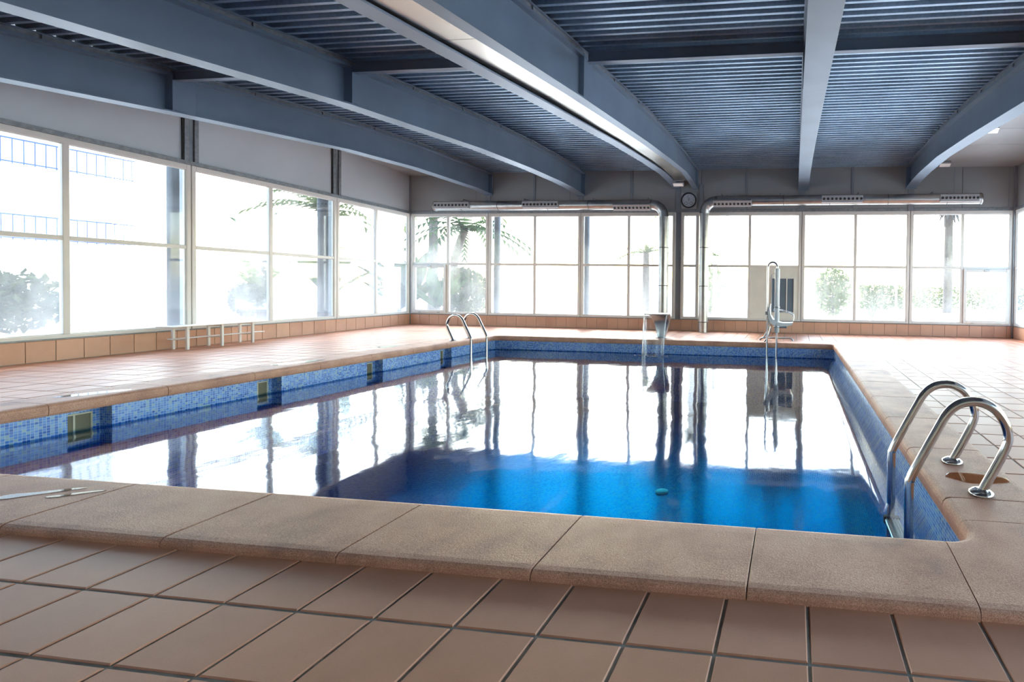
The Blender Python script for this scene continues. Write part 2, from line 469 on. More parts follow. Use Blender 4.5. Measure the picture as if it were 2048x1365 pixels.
# walls above and between the windows
wall_far = struct(empty('wall_far', (0, YF, 0)))
def mb_part(parent, name, mat, *boxes, c=0):
    m = MB()
    for b in boxes: (m.bbox(*b, c) if c else m.box(*b))
    return m.build(name, mat, parent)
TOPZ = 5.0
xs = [XL, -9.646, -8.10, -6.58, -4.96, -3.5, -2.80, -1.44, .198, 1.63, 3.264, 4.66, XR]
for a, b in zip(xs[:-1], xs[1:]):
    mb_part(wall_far, 'panel', M['panel_far'], (a+.006, b-.006, 0, .08, ZT+.01, TOPZ), c=.004)
for x in (-8.10, -4.96, -1.44, 1.63):
    mb_part(wall_far, 'cover_strip', M['post'], (x-.035, x+.035, -.025, 0, ZT+.1, TOPZ), c=.006)
for x in (-10.07, -6.94, 4.44, 5.9):
    mb_part(wall_far, 'panel_joint', M['post'], (x-.008, x+.008, -.004, 0, ZT+.1, TOPZ))
mb_part(wall_far, 'flashing', M['zinc'], (XL, XR, -.02, 0, ZT, ZT+.085), c=.004)
for x, hw in ((-9.646, .08), (-6.58, .08), (-3.5, .085), (-2.80, .06), (.198, .08), (3.264, .08)):
    mb_part(wall_far, 'post', M['post'], (x-hw, x+hw, -.03, 0, ZT, 4.4), c=.004)
    mb_part(wall_far, 'post', M['post'], (x-(hw+.012 if -3.6 < x < -2.7 else .03), x+(hw+.012 if -3.6 < x < -2.7 else .03), .066, .2, 0, TOPZ), c=.004)
mb_part(wall_far, 'post', M['post'], (XL-.02, XL+.03, -.03, .06, 0, TOPZ), c=.004)
mb_part(wall_far, 'post', M['post'], (XR-.06, XR+.02, -.06, .06, 0, TOPZ), c=.004)
mb_part(wall_far, 'base_wall', M['render'], (XL-.2, XR+.2, .06, .2, -.3, ZS-.02))
mb_part(wall_far, 'corner_strip', M['post'], (XL+.0, XL+.012, -.004, 0.0, ZT+.1, TOPZ))

mb_part(wall_far, 'backing', M['panel_far'], (XL, XR, .084, .1, ZT-.03, TOPZ))
wall_left = struct(empty('wall_left', (xl(YN), YN, 0), RZL))
def ul(y): return (y-YN)*LEN
LJ = [-1.87, 1.54, 4.95, 8.36, 11.77, 14.604]
LM = [-.15, 3.26, 6.59, 9.976, 13.17]
ys = [YN]+LJ
for a, b in zip(ys[:-1], ys[1:]):
    mb_part(wall_left, 'panel', M['panel_left'], (ul(a)+.12, ul(b)-(.12 if b < 14 else -.1), .02, .1, ZT+.01, TOPZ), c=.004)
for y in LJ[:-1]:
    u = ul(y)
    mb_part(wall_left, 'post', M['satin'], (u-.03, u+.05, .0, .1, ZT+.06, TOPZ), c=.01)
    mb_part(wall_left, 'jamb', M['frame'] if 0 else M['zinc'], (u-.12, u-.035, -.02, .06, ZT+.06, TOPZ), c=.004)
    mb_part(wall_left, 'jamb', M['zinc'], (u+.055, u+.13, -.02, .06, ZT+.06, TOPZ), c=.004)
    mb_part(wall_left, 'painted_gap_shade', M['dark'], (u-.145, u-.12, -.006, .06, ZT+.06, TOPZ))  # solid strip, the shade of a gap put into its dark colour
    mb_part(wall_left, 'post', M['post'], (u-.03, u+.03, .066, .2, 0, TOPZ), c=.004)
mb_part(wall_left, 'flashing', M['zinc'], (0, lenL, -.025, .02, ZT, ZT+.075), c=.004)
mb_part(wall_left, 'base_wall', M['render'], (-.1, lenL+.1, .06, .2, -.3, ZS-.02))

wall_right = struct(empty('wall_right', (XR, YF, 0), -PI/2))
RJ = [0.03, 3.4, 6.8, 10.2, 13.6, 17.2]
for a, b in zip(RJ[:-1], RJ[1:]):
    mb_part(wall_right, 'panel', M['panel_far'], (a+.01, b-.01, .02, .1, ZT+.01, TOPZ), c=.004)
for u in RJ[1:-1]:
    mb_part(wall_right, 'post', M['post'], (u-.08, u+.08, .0, .2, 0, TOPZ), c=.004)
mb_part(wall_right, 'flashing', M['zinc'], (0, RJ[-1], -.025, .02, ZT, ZT+.075), c=.004)
mb_part(wall_right, 'base_wall', M['render'], (-.1, RJ[-1], .06, .2, -.3, ZS-.02))
wall_near = struct(MB().box(XL, XR+.2, YN-.15, YN, -.3, TOPZ).build('wall_near', M['panel_far']))

# ------------------------------------------------------------------ windows
WN = [0]
def window(origin, rz, length, mull, glass, hopper=None, infill=None):
    WN[0] += 1
    W = struct(empty('window_%d' % WN[0], origin, rz))
    g = .008; fwd = .075; ft = .095; fb_ = .06; d0, d1 = -.015, .065
    u0, u1, z0, z1 = g, length-g, ZS, ZT
    f = MB()
    for (a, b, c, d) in ((u0, u0+fwd, z0, z1), (u1-fwd, u1, z0, z1), (u0+fwd, u1-fwd, z1-ft, z1), (u0+fwd, u1-fwd, z0, z0+fb_)):
        f.bbox(a, b, d0, d1, c, d, .006)
        # stepped glazing bead
    for (a, b, c, d) in ((u0+fwd, u0+fwd+.016, z0+fb_, z1-ft), (u1-fwd-.016, u1-fwd, z0+fb_, z1-ft), (u0+fwd, u1-fwd, z1-ft-.014, z1-ft), (u0+fwd, u1-fwd, z0+fb_, z0+fb_+.014)):
        f.box(a, b, .01, .05, c, d)
    f.build('frame', M['frame'], W)
    hm = .042; ht = .036
    cols = [(u0+fwd, u1-fwd)]
    if mull is not None:
        MB().bbox(mull-hm, mull+hm, d0+.004, d1, z0+fb_, z1-ft, .006).build('mullion', M['frame'], W)
        cols = [(u0+fwd, mull-hm), (mull+hm, u1-fwd)]
    for ci, (a, b) in enumerate(cols):
        MB().bbox(a, b, d0+.006, d1, ZTR-ht, ZTR+ht, .006).build('transom', M['frame'], W)
        MB().box(a, b, .024, .03, ZTR+ht, z1-ft).build('pane', glass, W)
        if infill is not None and ci == infill:
            p = MB().bbox(a, b, .0, .035, z0+fb_, ZTR-ht, .004).build('infill_panel', M['infill'], W)
            va, vb = b-.80, b-.10
            fr = MB()
            for q in ((va, vb, 1.60, 1.635), (va, vb, .575, .61), (va, va+.035, .61, 1.6), (vb-.035, vb, .61, 1.6), ((va+vb)/2+.10, (va+vb)/2+.13, .61, 1.6)):
                fr.bbox(q[0], q[1], -.03, 0, q[2], q[3], .004)
            fr.build('vent_frame', M['frame'], p)
            MB().box(va+.035, (va+vb)/2+.10, -.006, 0, .61, 1.6).build('vent_pane', M['slate'], p)
            MB().box((va+vb)/2+.13, vb-.035, -.006, 0, .61, 1.6).build('vent_pane', M['slate'], p)
        elif hopper is not None and ci == hopper:
            s = MB(); q = .085
            for (e, h, c, d) in ((a, a+q, z0+fb_-.02, ZTR-ht), (b-q, b, z0+fb_-.02, ZTR-ht), (a+q, b-q, ZTR-ht-q, ZTR-ht), (a+q, b-q, z0+fb_-.02, z0+fb_+q-.02)):
                s.bbox(e, h, -.045, .03, c, d, .006)
            so_ = s.build('opening_sash', M['frame'], W)
            MB().box(a+q, b-q, .004, .01, z0+fb_+q-.02, ZTR-ht-q).build('pane', glass, so_)
            mx = (a+b)/2
            MB().bbox(mx-.06, mx+.07, -.075, -.045, ZTR-ht-.055, ZTR-ht-.025, .006).build('handle', M['satin'], so_)
            for e in (a+.25, b-.25): MB().bbox(e-.04, e+.04, -.06, -.045, z0+.04, z0+.062, .003).build('hinge', M['satin'], so_)
        else:
            MB().box(a, b, .024, .03, z0+fb_, ZTR-ht).build('pane', glass, W)
    return W
far_w = [(-12.31, -9.646, -11.03, 0, None), (-9.646, -6.58, -8.085, None, None), (-6.58, -3.585, -5.04, None, None), (-3.415, -2.86, None, None, None),
         (-2.74, .198, -1.33, None, 1), (.198, 3.264, 1.736, None, None), (3.264, 6.03, 4.69, 1, None)]
for a, b, m, h, inf in far_w:
    window((a, YF, 0), 0, b-a, None if m is None else m-a, M['glass_far'], h, inf)
for (a, b), m in zip(zip(LJ[:-1], LJ[1:]), LM):
    window((xl(a), a, 0), RZL, (b-a)*LEN-(.03 if b > 14 else 0), (m-a)*LEN, M['glass_left'])
for a, b in zip(RJ[:-1], RJ[1:]):
    window((XR, YF-a, 0), -PI/2, b-a, (b-a)/2, M['glass_far'])

# ------------------------------------------------------------------ roof
ceiling = struct(empty('ceiling', (0, 0, 4.5)))
CZ = -4.5
def deck_sheet(x0, x1):
    pitch = .17; n = int((YF-YN)/pitch)+2
    pr = []
    for i in range(n):
        y = YN+i*pitch
        for dy, dz in ((0, 0), (.052, 0), (.066, .065), (.156, .065)):
            yy = min(y+dy, YF+.06)
            pr.append((yy, zdeck(yy)+dz+CZ))
    m = MB(); vs = []
    for x in (x0, x1): vs += [(x, a, b) for a, b in pr]
    k = len(pr)
    m.add(vs, [(i, i+1, k+i+1, k+i) for i in range(k-1)])
    vs2 = []
    for x in (x0, x1): vs2 += [(x, a, b+.02) for a, b in pr]
    m.add(vs2, [(k+i, k+i+1, i+1, i) for i in range(k-1)])
    return m.build('roof_sheet', M['deck'], ceiling)
BX = [-9.63, -6.575, -3.575, -2.985, .225, 3.255]
BHW = [.14, .14, .105, .08, .15, .14]
DZ = [[.012, .01, .02, -.03, -.085, -.04], [.02, .02, -.03, -.09, -.12, -.10], [0, -.03, 0, .02, .06, .1], [0, 0, .02, .04, .09, .06], [0]*6, [-.02, -.02, 0, .02, 0, .02]]
for a, b in ((BX[0], BX[1]), (BX[1], BX[2]), (BX[2], BX[3]), (BX[3], BX[4]), (BX[4], BX[5])):
    deck_sheet(a-.0, b+.0)
# flat panels over the two end bays
def end_bay(x0, x1, skew):
    yy = [YN, -.9, .3, 1.5, 2.75, 4.0, 5.25, 6.5, 7.75, 9.0, 10.2, 11.4, 12.65, 14.1, YF+.02]
    for a, b in zip(yy[:-1], yy[1:]):
        za, zb = zdeck(a)-.05+CZ, zdeck(b)-.05+CZ
        xa, xb = (x0, x0)
        a2, b2 = a+.006, b-.006
        m = MB(); m.add([(xa, a2, za), (x1, a2, za), (x1, b2, zb), (xa, b2, zb), (xa, a2, za+.08), (x1, a2, za+.08), (x1, b2, zb+.08), (xa, b2, zb+.08)],
                        [(0, 3, 2, 1), (4, 5, 6, 7), (0, 1, 5, 4), (1, 2, 6, 5), (2, 3, 7, 6), (3, 0, 4, 7)])
        m.build('ceiling_panel', M['panel_ceil'], ceiling)
end_bay(XL-.05, BX[0], True); end_bay(BX[5], XR+.1, False)
MB().box(XL-1.2, XR+.4, YN-.2, YF+.3, .62, .7).build('roof_top', M['zinc'], ceiling)

HW = .14
SPL = 6.5
def ribbon(mb, x0, x1, y0, y1, fz, th, n=None):
    ysn = [y0]+[y for y in YK if y0 < y < y1]+[y1]
    secs = []
    for y in ysn:
        z = fz(y); secs.append([(x0, y, z), (x1, y, z), (x1, y, z+th), (x0, y, z+th)])
    mb.loft(secs)
def roof_beam(i, label):
    x, HW = BX[i], BHW[i]
    dzf = lambda y: interp(max(3, min(14.6, y)), [3, 6.5, 9.5, 11.5, 13, 14.6], DZ[i])
    zsof = lambda y: interp(y, YK, ZSOF)+dzf(y)
    ztop = lambda y: interp(y, YK, ZTOP)+min(0, dzf(y))*.7
    b = thing('roof_beam', label, 'beam', (x, 0, 0), 0, 'steel roof beams across the hall')
    m = MB(); ribbon(m, -HW, HW, YN, YF-.02, zsof, .022); m.build('bottom_flange', M['steel'], b)
    m = MB(); ribbon(m, -HW, HW, YN, YF-.02, lambda y: ztop(y), .035); m.build('top_flange', M['steel'], b)
    m = MB()
    ysn = [YN]+[y for y in YK if YN < y < YF-.02]+[YF-.02]
    wx = .012
    m.loft([[(-wx, y, zsof(y)+.022), (wx, y, zsof(y)+.022), (wx, y, ztop(y)), (-wx, y, ztop(y))] for y in ysn]); m.build('web', M['steel'], b)
    pa, pb = (-HW-.004, 0) if i == 2 else (0, HW+.004) if i == 3 else (-HW-.004, HW+.004)
    m = MB(); m.bbox(pa, pb, SPL, SPL+.03, zsof(SPL)+.02, ztop(SPL)+.05, .003); m.build('splice_plate', M['steel'], b)
    m = MB(); m.bbox(min(0, pa+.008), max(0, pb-.008), SPL+.03, SPL+.30, zsof(SPL)+.035, ztop(SPL)+.02, .004); m.build('stiffener', M['steel'], b)
    m = MB(); m.bbox(-HW, HW, YF-.05, YF-.022, zsof(YF)-.02, ztop(YF), .004); m.build('end_plate', M['steel'], b)
    # secondary rail carrying the deck, with its cleats
    m = MB(); ribbon(m, -HW+.02, HW-.02, YN, YF-.4, lambda y: ztop(y)+.035, .055); m.build('deck_rail', M['zinc'], b)
    m = MB(); ribbon(m, -HW-.01, HW+.01, YN, YF-.4, lambda y: ztop(y)+.09, .016); m.build('deck_angle', M['steel'], b)
    for kk in range(11):
        y = .2+kk*1.25
        if abs(y-SPL) < .3: continue
        z = ztop(y)+.035
        MB().box(-HW+.004, HW-.004, y-.014, y+.014, z+.002, z+.053).build('cleat', M['post'], b)
    return b
bl = ['grey steel roof beam nearest the left window wall', 'second grey steel roof beam from the left wall', 'left beam of the close pair above the clock',
      'right beam of the close pair above the clock', 'grey steel roof beam above the pool lift, seen from below', 'grey steel roof beam nearest the right wall']
for i, l in enumerate(bl): roof_beam(i, l)
# cross purlins at the splice
pl = ['purlin between the left wall beam and the second beam', 'purlin between the second beam and the close pair', 'purlin just right of the close pair of beams', 'purlin between the two right hand beams']
for (a, b), l in zip(((BX[0], BX[1]), (BX[1], BX[2]), (BX[3], BX[4]), (BX[4], BX[5])), pl):
    z = zdeck(SPL)-.03
    p = tag(MB().add([(a+.125, SPL+.0, z-.155), (b-.125, SPL+.0, z-.155), (b-.125, SPL+.09, z-.155), (a+.125, SPL+.09, z-.155)] +
                     [(a+.125, SPL+.0, z-.147), (b-.125, SPL+.0, z-.147), (b-.125, SPL+.09, z-.147), (a+.125, SPL+.09, z-.147)],
                     [(3, 2, 1, 0), (4, 5, 6, 7), (0, 1, 5, 4), (1, 2, 6, 5), (2, 3, 7, 6), (3, 0, 4, 7)])
            .box(a+.125, b-.125, SPL+.04, SPL+.05, z-.147, z).box(a+.125, b-.125, SPL, SPL+.09, z-.01, z).build('roof_purlin', M['steel']), 'dark grey '+l, 'beam', 'cross purlins under the metal roof')
# bright metal panels closing the gap between the close pair of beams
gx0, gx1 = BX[2]+BHW[2]-.03, BX[3]-BHW[3]+.03
y = -1.5; 
while y < 13.6:
    a, b = y+.004, min(y+1.0, 13.9)-.004
    m = MB(); dz = lambda q: interp(max(3, min(14.6, q)), [3, 6.5, 9.5, 11.5, 13, 14.6], DZ[3]); za, zb = zsof(a)+dz(a)+.034+CZ, zsof(b)+dz(b)+.034+CZ
    m.add([(gx0, a, za), (gx1, a, za), (gx1, b, zb), (gx0, b, zb), (gx0, a, za+.02), (gx1, a, za+.02), (gx1, b, zb+.02), (gx0, b, zb+.02)],
          [(0, 3, 2, 1), (4, 5, 6, 7), (0, 1, 5, 4), (1, 2, 6, 5), (2, 3, 7, 6), (3, 0, 4, 7)])
    m.build('soffit_panel', M['soffit'], ceiling); y += 1.0

# ------------------------------------------------------------------ the pool
pool = thing('swimming_pool', 'blue mosaic swimming pool with rounded terracotta coloured stone coping', 'pool', (-3.2, 7, 0))
def pl_obj(mb, name, mat, parent=None):
    o = mb.build(name, mat, parent or pool)
    if parent is None: o.location = (3.2, -7, 0)
    return o
PB = -1.42
bx0, bx1, by0, by1 = PX0-.02, PX1+.02, PY0-.02, PY1+.02
NY = [(4.178, 4.510), (5.974, 6.303), (7.747, 8.080), (9.547, 9.882)]     # skimmer niches in the left side
ND = .16
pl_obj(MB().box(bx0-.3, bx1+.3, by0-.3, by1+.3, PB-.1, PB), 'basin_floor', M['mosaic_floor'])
pl_obj(MB().box(bx1, bx1+.2, by0-.2, by1+.2, PB, -.07), 'basin_wall', M['mosaic'])
pl_obj(MB().box(bx0, bx1, by1, by1+.2, PB, -.07), 'basin_wall', M['mosaic'])
pl_obj(MB().box(bx0, bx1, by0-.2, by0, PB, -.07), 'basin_wall', M['mosaic'])
lw_ = MB(); prev = by0-.2
for a, b in NY:
    lw_.box(bx0-ND, bx0, prev, a, PB, -.07); prev = b
    lw_.box(bx0-ND-.2, bx0-ND, a-.01, b+.01, PB, -.07)
lw_.box(bx0-ND, bx0, prev, by1+.2, PB, -.07)
pl_obj(lw_, 'basin_wall', M['mosaic'])
for a, b in NY:
    c0, c1 = a+.0, b-.06
    xk = bx0-ND
    f = MB()
    for q in ((c0, c1, -.145, -.128), (c0, c0+.016, -.42, -.145), (c1-.016, c1, -.42, -.145)):
        f.bbox(xk, xk+.012, q[0], q[1], q[2], q[3], .002)
    fo = pl_obj(f, 'skimmer_frame', M['cream'])
    MB().box(xk, xk+.005, c0+.016, c1-.016, -.42, -.145).build('skimmer_mouth', M['dark'] if 0 else simple('skimmer_throat', srgb(120, 112, 88), .6), fo)
    MB().box(xk+.004, xk+.01, (c0+c1)/2-.012, (c0+c1)/2+.004, -.4, -.145).build('skimmer_bar', M['cream'], fo)
# coping stones
PROF = [(.035, -.08), (.012, -.075), (.003, -.055), (0, -.03), (0, .0), (.006, .022), (.02, .038), (.045, .046), (.1, .048), (.30, .047), (.515, .046), (.547, .043), (.56, .034), (.565, .018), (.565, -.02), (.3, -.03)]
def stone_straight(side, s0, s1, skew=0):
    m = MB(); secs = []
    for s in (s0+.0025, s0+.008, s1-.008, s1-.0025):
        e = 0.003 if s in (s0+.0025, s1-.0025) else 0
        sec = []
        for u, z in PROF:
            z2 = z-(e if z > 0 else 0)
            if side == 'near': sec.append((s-(skew*u/CW if s > s1-.02 else 0), PY0-u, z2))
            if side == 'far': sec.append((s, PY1+u, z2))
            if side == 'right': sec.append((PX1+u, s, z2))
            if side == 'left': sec.append((PX0-u, s, z2))
        secs.append(sec)
    m.loft(secs, smooth=False)
    return pl_obj(m, 'coping_stone', M['coping'])
def stone_corner(cx, cy, sx, sy, e0, e1):
    # L shaped corner stone: nose follows an arc, outside stays square; e0 / e1 = far ends along x and y
    R = .125
    ccx, ccy = cx-sx*R, cy-sy*R
    ox, oy = cx+sx*CW, cy+sy*CW
    path = []   # (nose point, outer point)
    path.append(((e0, cy), (e0-sx*.025, oy)))
    path.append(((ccx, cy), (ccx+sx*.02, oy)))
    for k in range(1, 12):
        a = PI/2*(1-k/12)
        nx, ny_ = ccx+sx*R*math.cos(a), ccy+sy*R*math.sin(a)
        if a >= PI/4:
            f = (PI/2-a)/(PI/4); out = (ccx+sx*.02+(ox-ccx-sx*.02)*f, oy)
        else:
            f = (PI/4-a)/(PI/4); out = (ox, oy+(ccy-oy)*f)
        path.append(((nx, ny_), out))
    path.append(((cx, ccy), (ox, ccy)))
    path.append(((cx, e1), (ox, e1)))
    m = MB(); secs = []
    for (n_, o_) in path:
        n_ = Vector((n_[0], n_[1])); o_ = Vector((o_[0], o_[1])); d = o_-n_; L = d.length; d /= L
        sec = []
        for u, z in PROF:
            if u <= .1: uu_ = u
            elif u >= .5: uu_ = L-(CW-u)
            else: uu_ = u/CW*L
            q = n_+d*uu_; sec.append((q.x, q.y, z))
        secs.append(sec)
    m.loft(secs)
    return pl_obj(m, 'coping_stone', M['coping'])
ST = .947
# near side joints run from the right corner piece
s = .77
first = True
while s > PX0+.2+.4:
    stone_straight('near', max(s-ST, PX0+.22), s, .025 if first else 0); first = False; s -= ST
s = PX0+.22 if s > PX0 else s
stone_corner(PX1, PY0, 1, -1, .77, 2.79)
stone_corner(PX0, PY0, -1, -1, PX0+.22, 2.79)
s = 2.79
first = True
for side in ('right', 'left'):
    js = [2.79, 3.09, 4.04]
    while js[-1]+ST < PY1-.25: js.append(js[-1]+ST)
    if PY1-.22-js[-1] > .3: js.append(PY1-.22)
    else: js[-1] = PY1-.22
    for a, b in zip(js[:-1], js[1:]): stone_straight(side, a, b)
stone_corner(PX1, PY1, 1, 1, PX1-.22, PY1-.22)
stone_corner(PX0, PY1, -1, 1, PX0+.22, PY1-.22)
s = PX0+.22
while s < PX1-.22-.3:
    e = s+ST
    if PX1-.22-e < .3: e = PX1-.22
    stone_straight('far', s, e); s = e
# inlet disc on the pool floor
dr = MB().lathe([(0, .03), (.03, .03), (.06, .026), (.085, .015), (.09, 0)], (-1.70, 6.33, PB), 'z', 20)
pl_obj(dr, 'floor_inlet', simple('inlet_plastic', srgb(225, 235, 225), .5))
# water: surface plus the body that tints what lies deep
wv = MB(); nx, ny_ = 24, 24
e_ = .017
wx0, wx1, wy0, wy1 = PX0-e_, PX1+e_, PY0-e_, PY1+e_
gx = [wx0+(wx1-wx0)*i/nx for i in range(nx+1)]; gy = [wy0+(wy1-wy0)*j/ny_ for j in range(ny_+1)]
D_ = PB+.004-WZ
wv.add([(x, y, 0) for y in gy for x in gx], [(j*(nx+1)+i, j*(nx+1)+i+1, (j+1)*(nx+1)+i+1, (j+1)*(nx+1)+i) for j in range(ny_) for i in range(nx)], True)
nsurf = nx*ny_
wv.add([(x, y, D_) for y in gy for x in gx], [(j*(nx+1)+i, (j+1)*(nx+1)+i, (j+1)*(nx+1)+i+1, j*(nx+1)+i+1) for j in range(ny_) for i in range(nx)])
for i in range(nx):
    for y in (wy0, wy1): wv.add([(gx[i], y, 0), (gx[i+1], y, 0), (gx[i+1], y, D_), (gx[i], y, D_)], [(0, 1, 2, 3)])
for j in range(ny_):
    for x in (wx0, wx1): wv.add([(x, gy[j], 0), (x, gy[j+1], 0), (x, gy[j+1], D_), (x, gy[j], D_)], [(0, 1, 2, 3)])
wme = bpy.data.meshes.new('pool_water'); wme.from_pydata(wv.v, [], wv.f)
bm = bmesh.new(); bm.from_mesh(wme); bmesh.ops.remove_doubles(bm, verts=bm.verts, dist=1e-5); bmesh.ops.recalc_face_normals(bm, faces=bm.faces); bm.to_mesh(wme); bm.free()
wme.materials.append(M['water']); wme.materials.append(M['water_side'])
for f_ in wme.polygons:
    top = f_.center.z > -1e-4
    f_.material_index = 0 if top else 1; f_.use_smooth = top
wo_ = link(bpy.data.objects.new('pool_water', wme)); wo_.location = (0, 0, WZ)
stuff(tag(wo_, 'still blue pool water mirroring the bright windows', 'water'))

# ------------------------------------------------------------------ pool ladders
def smooth_path(pts, n=4):
    P = [Vector(p) for p in pts]; out = []
    for i in range(len(P)-1):
        p0 = P[max(i-1, 0)]; p1 = P[i]; p2 = P[i+1]; p3 = P[min(i+2, len(P)-1)]
        for k in range(n):
            t = k/n
            out.append(.5*((2*p1)+(p2-p0)*t+(2*p0-5*p1+4*p2-p3)*t*t+(3*p1-p0-3*p2+p3)*t**3))
    out.append(P[-1]); return out
RAIL = [(-.425, -1.15), (-.425, -.3), (-.427, .06), (-.42, .115), (-.40, .165), (-.37, .225), (-.265, .43), (-.21, .53), (-.145, .59), (-.07, .612), (.005, .604), (.08, .56), (.13, .485), (.15, .41), (.14, .35), (.10, .255), (0, .055)]
def ladder(name, label, loc, rz):
    L = thing(name, label, 'ladder', loc, rz, 'steel pool ladders')
    me = None; fl_ = None
    for k in (-1, 1):
        y = k*.28
        m = MB().tube(smooth_path([(a, y, b) for a, b in RAIL]), .029, 14)
        m.build('handrail', M['chrome'], L)
        f = MB().lathe([(0, .0), (.074, .0), (.076, .006), (.07, .018), (.05, .028), (.033, .034), (.0, .034)], (0, y, .047), 'z', 24)
        f.build('flange', M['chrome'], L)
    for z in (-.37, -.60, -.83):
        t = MB()
        t.bbox(-.475, -.375, -.25, .25, z-.03, z-.008, .004)
        for i in range(5): t.box(-.47+i*.02, -.458+i*.02, -.245, .245, z-.008, z)
        to = t.build('tread', M['satin'], L)
        for k in (-1, 1): MB().bbox(-.482, -.368, k*.25-.02, k*.25+.02, z-.045, z+.008, .006).build('tread_cap', M['black'], to)
    return L
ladder('pool_ladder', 'polished steel pool ladder at the near right pool corner', (1.157, 3.45, 0), 0)
ladder('pool_ladder', 'polished steel pool ladder at the far left of the pool', (-7.50, 10.39, 0), PI)

# ------------------------------------------------------------------ cascade fountain
fc = thing('water_cascade', 'curved stainless steel water cascade spout at the far pool edge', 'fountain', (-3.235, 11.86, 0))
secs = []; path = [(0, 0.06, .095, .05), (.015, .12, .105, .05), (.03, .25, .14, .055), (.035, .38, .175, .055), (.015, .48, .205, .05), (-.04, .565, .235, .042), (-.14, .63, .262, .034), (-.27, .662, .28, .026), (-.40, .668, .288, .02), (-.50, .655, .29, .012)]
for i, (y_, z_, hw, th) in enumerate(path):
    a = path[max(i-1, 0)]; b = path[min(i+1, len(path)-1)]
    tv = Vector((0, b[0]-a[0], b[1]-a[1])).normalized(); nv = Vector((0, -tv.z, tv.y))
    sec = []
    for sx_, e in ((-1, 1), (-.85, 1.15), (0, 1.2), (.85, 1.15), (1, 1), (1, -1), (.85, -.8), (0, -.7), (-.85, -.8), (-1, -1)):
        q = Vector((sx_*hw, y_, z_))+nv*th*e; sec.append(tuple(q))
    secs.append(sec)
MB().loft(secs, smooth=True).build('spout', M['satin'], fc)
MB().bbox(-.12, .12, -.08, .08, .0475, .062, .006).build('base_plate', M['satin'], fc)
MB().bbox(-.285, .285, -.515, -.495, .640, .665, .004).build('lip', M['chrome'], fc)
ws = thing('water_sheet', 'thin sheet of water falling from the steel cascade', 'water', (-3.235, 11.36, WZ))
def fall(t): return (-.26*t, (.655-WZ)-(.655-WZ)*t*t)
m = MB(); ps = []
n = 14
for i in range(n+1):
    y_, z_ = fall(i/n)
    h_ = .275-.03*(i/n)
    ps.append([(-h_, y_, z_), (-h_*.5, y_-.01, z_), (0, y_-.012, z_), (h_*.5, y_-.01, z_), (h_, y_, z_), (h_, y_+.006, z_), (0, y_-.004, z_), (-h_, y_+.006, z_)])
m.loft(ps, smooth=True); m.build('film', M['sheet'], ws)
for k in (-1, 1):
    MB().tube([(k*(.275-.03*i/n), fall(i/n)[0], fall(i/n)[1]) for i in range(n+1)], [.014-.004*math.sin(i*1.3)*(i > 2) for i in range(n+1)], 8).build('edge_stream', M['stream'], ws)
fo = MB()
for i in range(40):
    a = random.uniform(0, 2*PI); q = random.uniform(.05, 1)
    fo.lathe([(0, .006), (.02*q+.01, .004), (.03*q+.012, 0)], (math.cos(a)*.42*q+.0, -.27+math.sin(a)*.22*q, .001), 'z', 8)
stuff(fo.build('foam', M['stream'], ws))

# ------------------------------------------------------------------ pool lift
lf = thing('pool_lift', 'white seated pool hoist with tall looped steel mast', 'pool lift', (-.49, 11.9, 0))
LY = -.68
arch = [(-.108, LY, -1.1), (-.108, LY, 1.70)]
arch += [(-.108*math.cos(a), LY, 1.77+.108*math.sin(a)*1.2) for a in [PI*i/12 for i in range(13)]]
arch += [(.108, LY, 1.70), (.108, LY, -1.1)]
MB().tube(arch, .024, 12).build('mast', M['chrome'], lf)
MB().lathe([(0, 0), (.055, 0), (.055, 1.44), (.04, 1.46), (0, 1.46)], (.108, LY, .30), 'z', 18).build('sleeve', M['white'], lf)
for z in (.42, .86): MB().lathe([(.06, 0), (.066, .005), (.066, .03), (.06, .035)], (.108, LY, z), 'z', 18).build('clamp', M['satin'], lf)
# moulded seat facing right
seat = []
for (x_, z_, th) in ((-.055, .92, .03), (-.075, .80, .035), (-.06, .66, .04), (-.01, .56, .045), (.08, .50, .045), (.22, .485, .04), (.36, .49, .035), (.46, .505, .028)):
    seat.append([(x_-th*.6, LY-.04, z_-th), (x_+th*.6, LY-.06, z_+th), (x_+th*.6, LY+.38, z_+th), (x_-th*.6, LY+.36, z_-th)])
MB().loft(seat, smooth=False).build('seat', M['white'], lf)
MB().bbox(.14, .34, LY+.05, LY+.3, .40, .445, .01).build('seat_bracket', M['post'], lf)
MB().tube([(.02, LY, .80), (.2, LY, .80), (.44, LY, .73), (.49, LY, .68), (.485, LY, .57)], .009, 8).build('armrest', M['chrome'], lf)
MB().tube([(.02, LY+.34, .82), (.2, LY+.34, .81), (.44, LY+.34, .75), (.49, LY+.34, .69), (.485, LY+.34, .58)], .009, 8).build('armrest', M['chrome'], lf)
MB().tube([(-.32, .04, .02), (-.31, .04, .065), (-.265, .04, .10), (-.2, .04, .105), (.36, .04, .105), (.43, .04, .10), (.47, .04, .07), (.485, .04, .02)], .022, 10).build('base_tube', M['satin'], lf)
for x_ in (-.1, .1): MB().tube([(x_, .04, .10), (x_, -.3, .14), (x_, LY, .2)], .02, 10).build('base_arm', M['satin'], lf)
MB().tube([(-.2, LY, .16), (-.12, LY, .3), (-.05, LY, .46), (-.12, LY, .70)], .014, 8).build('lever', M['satin'], lf)
MB().tube([(-.17, LY+.03, .08), (-.08, LY+.03, .22), (-.02, LY+.03, .44)], .016, 8).build('piston', M['chrome'], lf)
MB().tube([(-.02, LY+.05, .30), (-.02, LY+.05, 1.62), (.06, LY+.05, 1.66)], .006, 6).build('control_rod', M['post'], lf)
MB().bbox(-.16, -.08, LY-.04, LY+.04, .70, .78, .01).build('valve_block', M['satin'], lf)

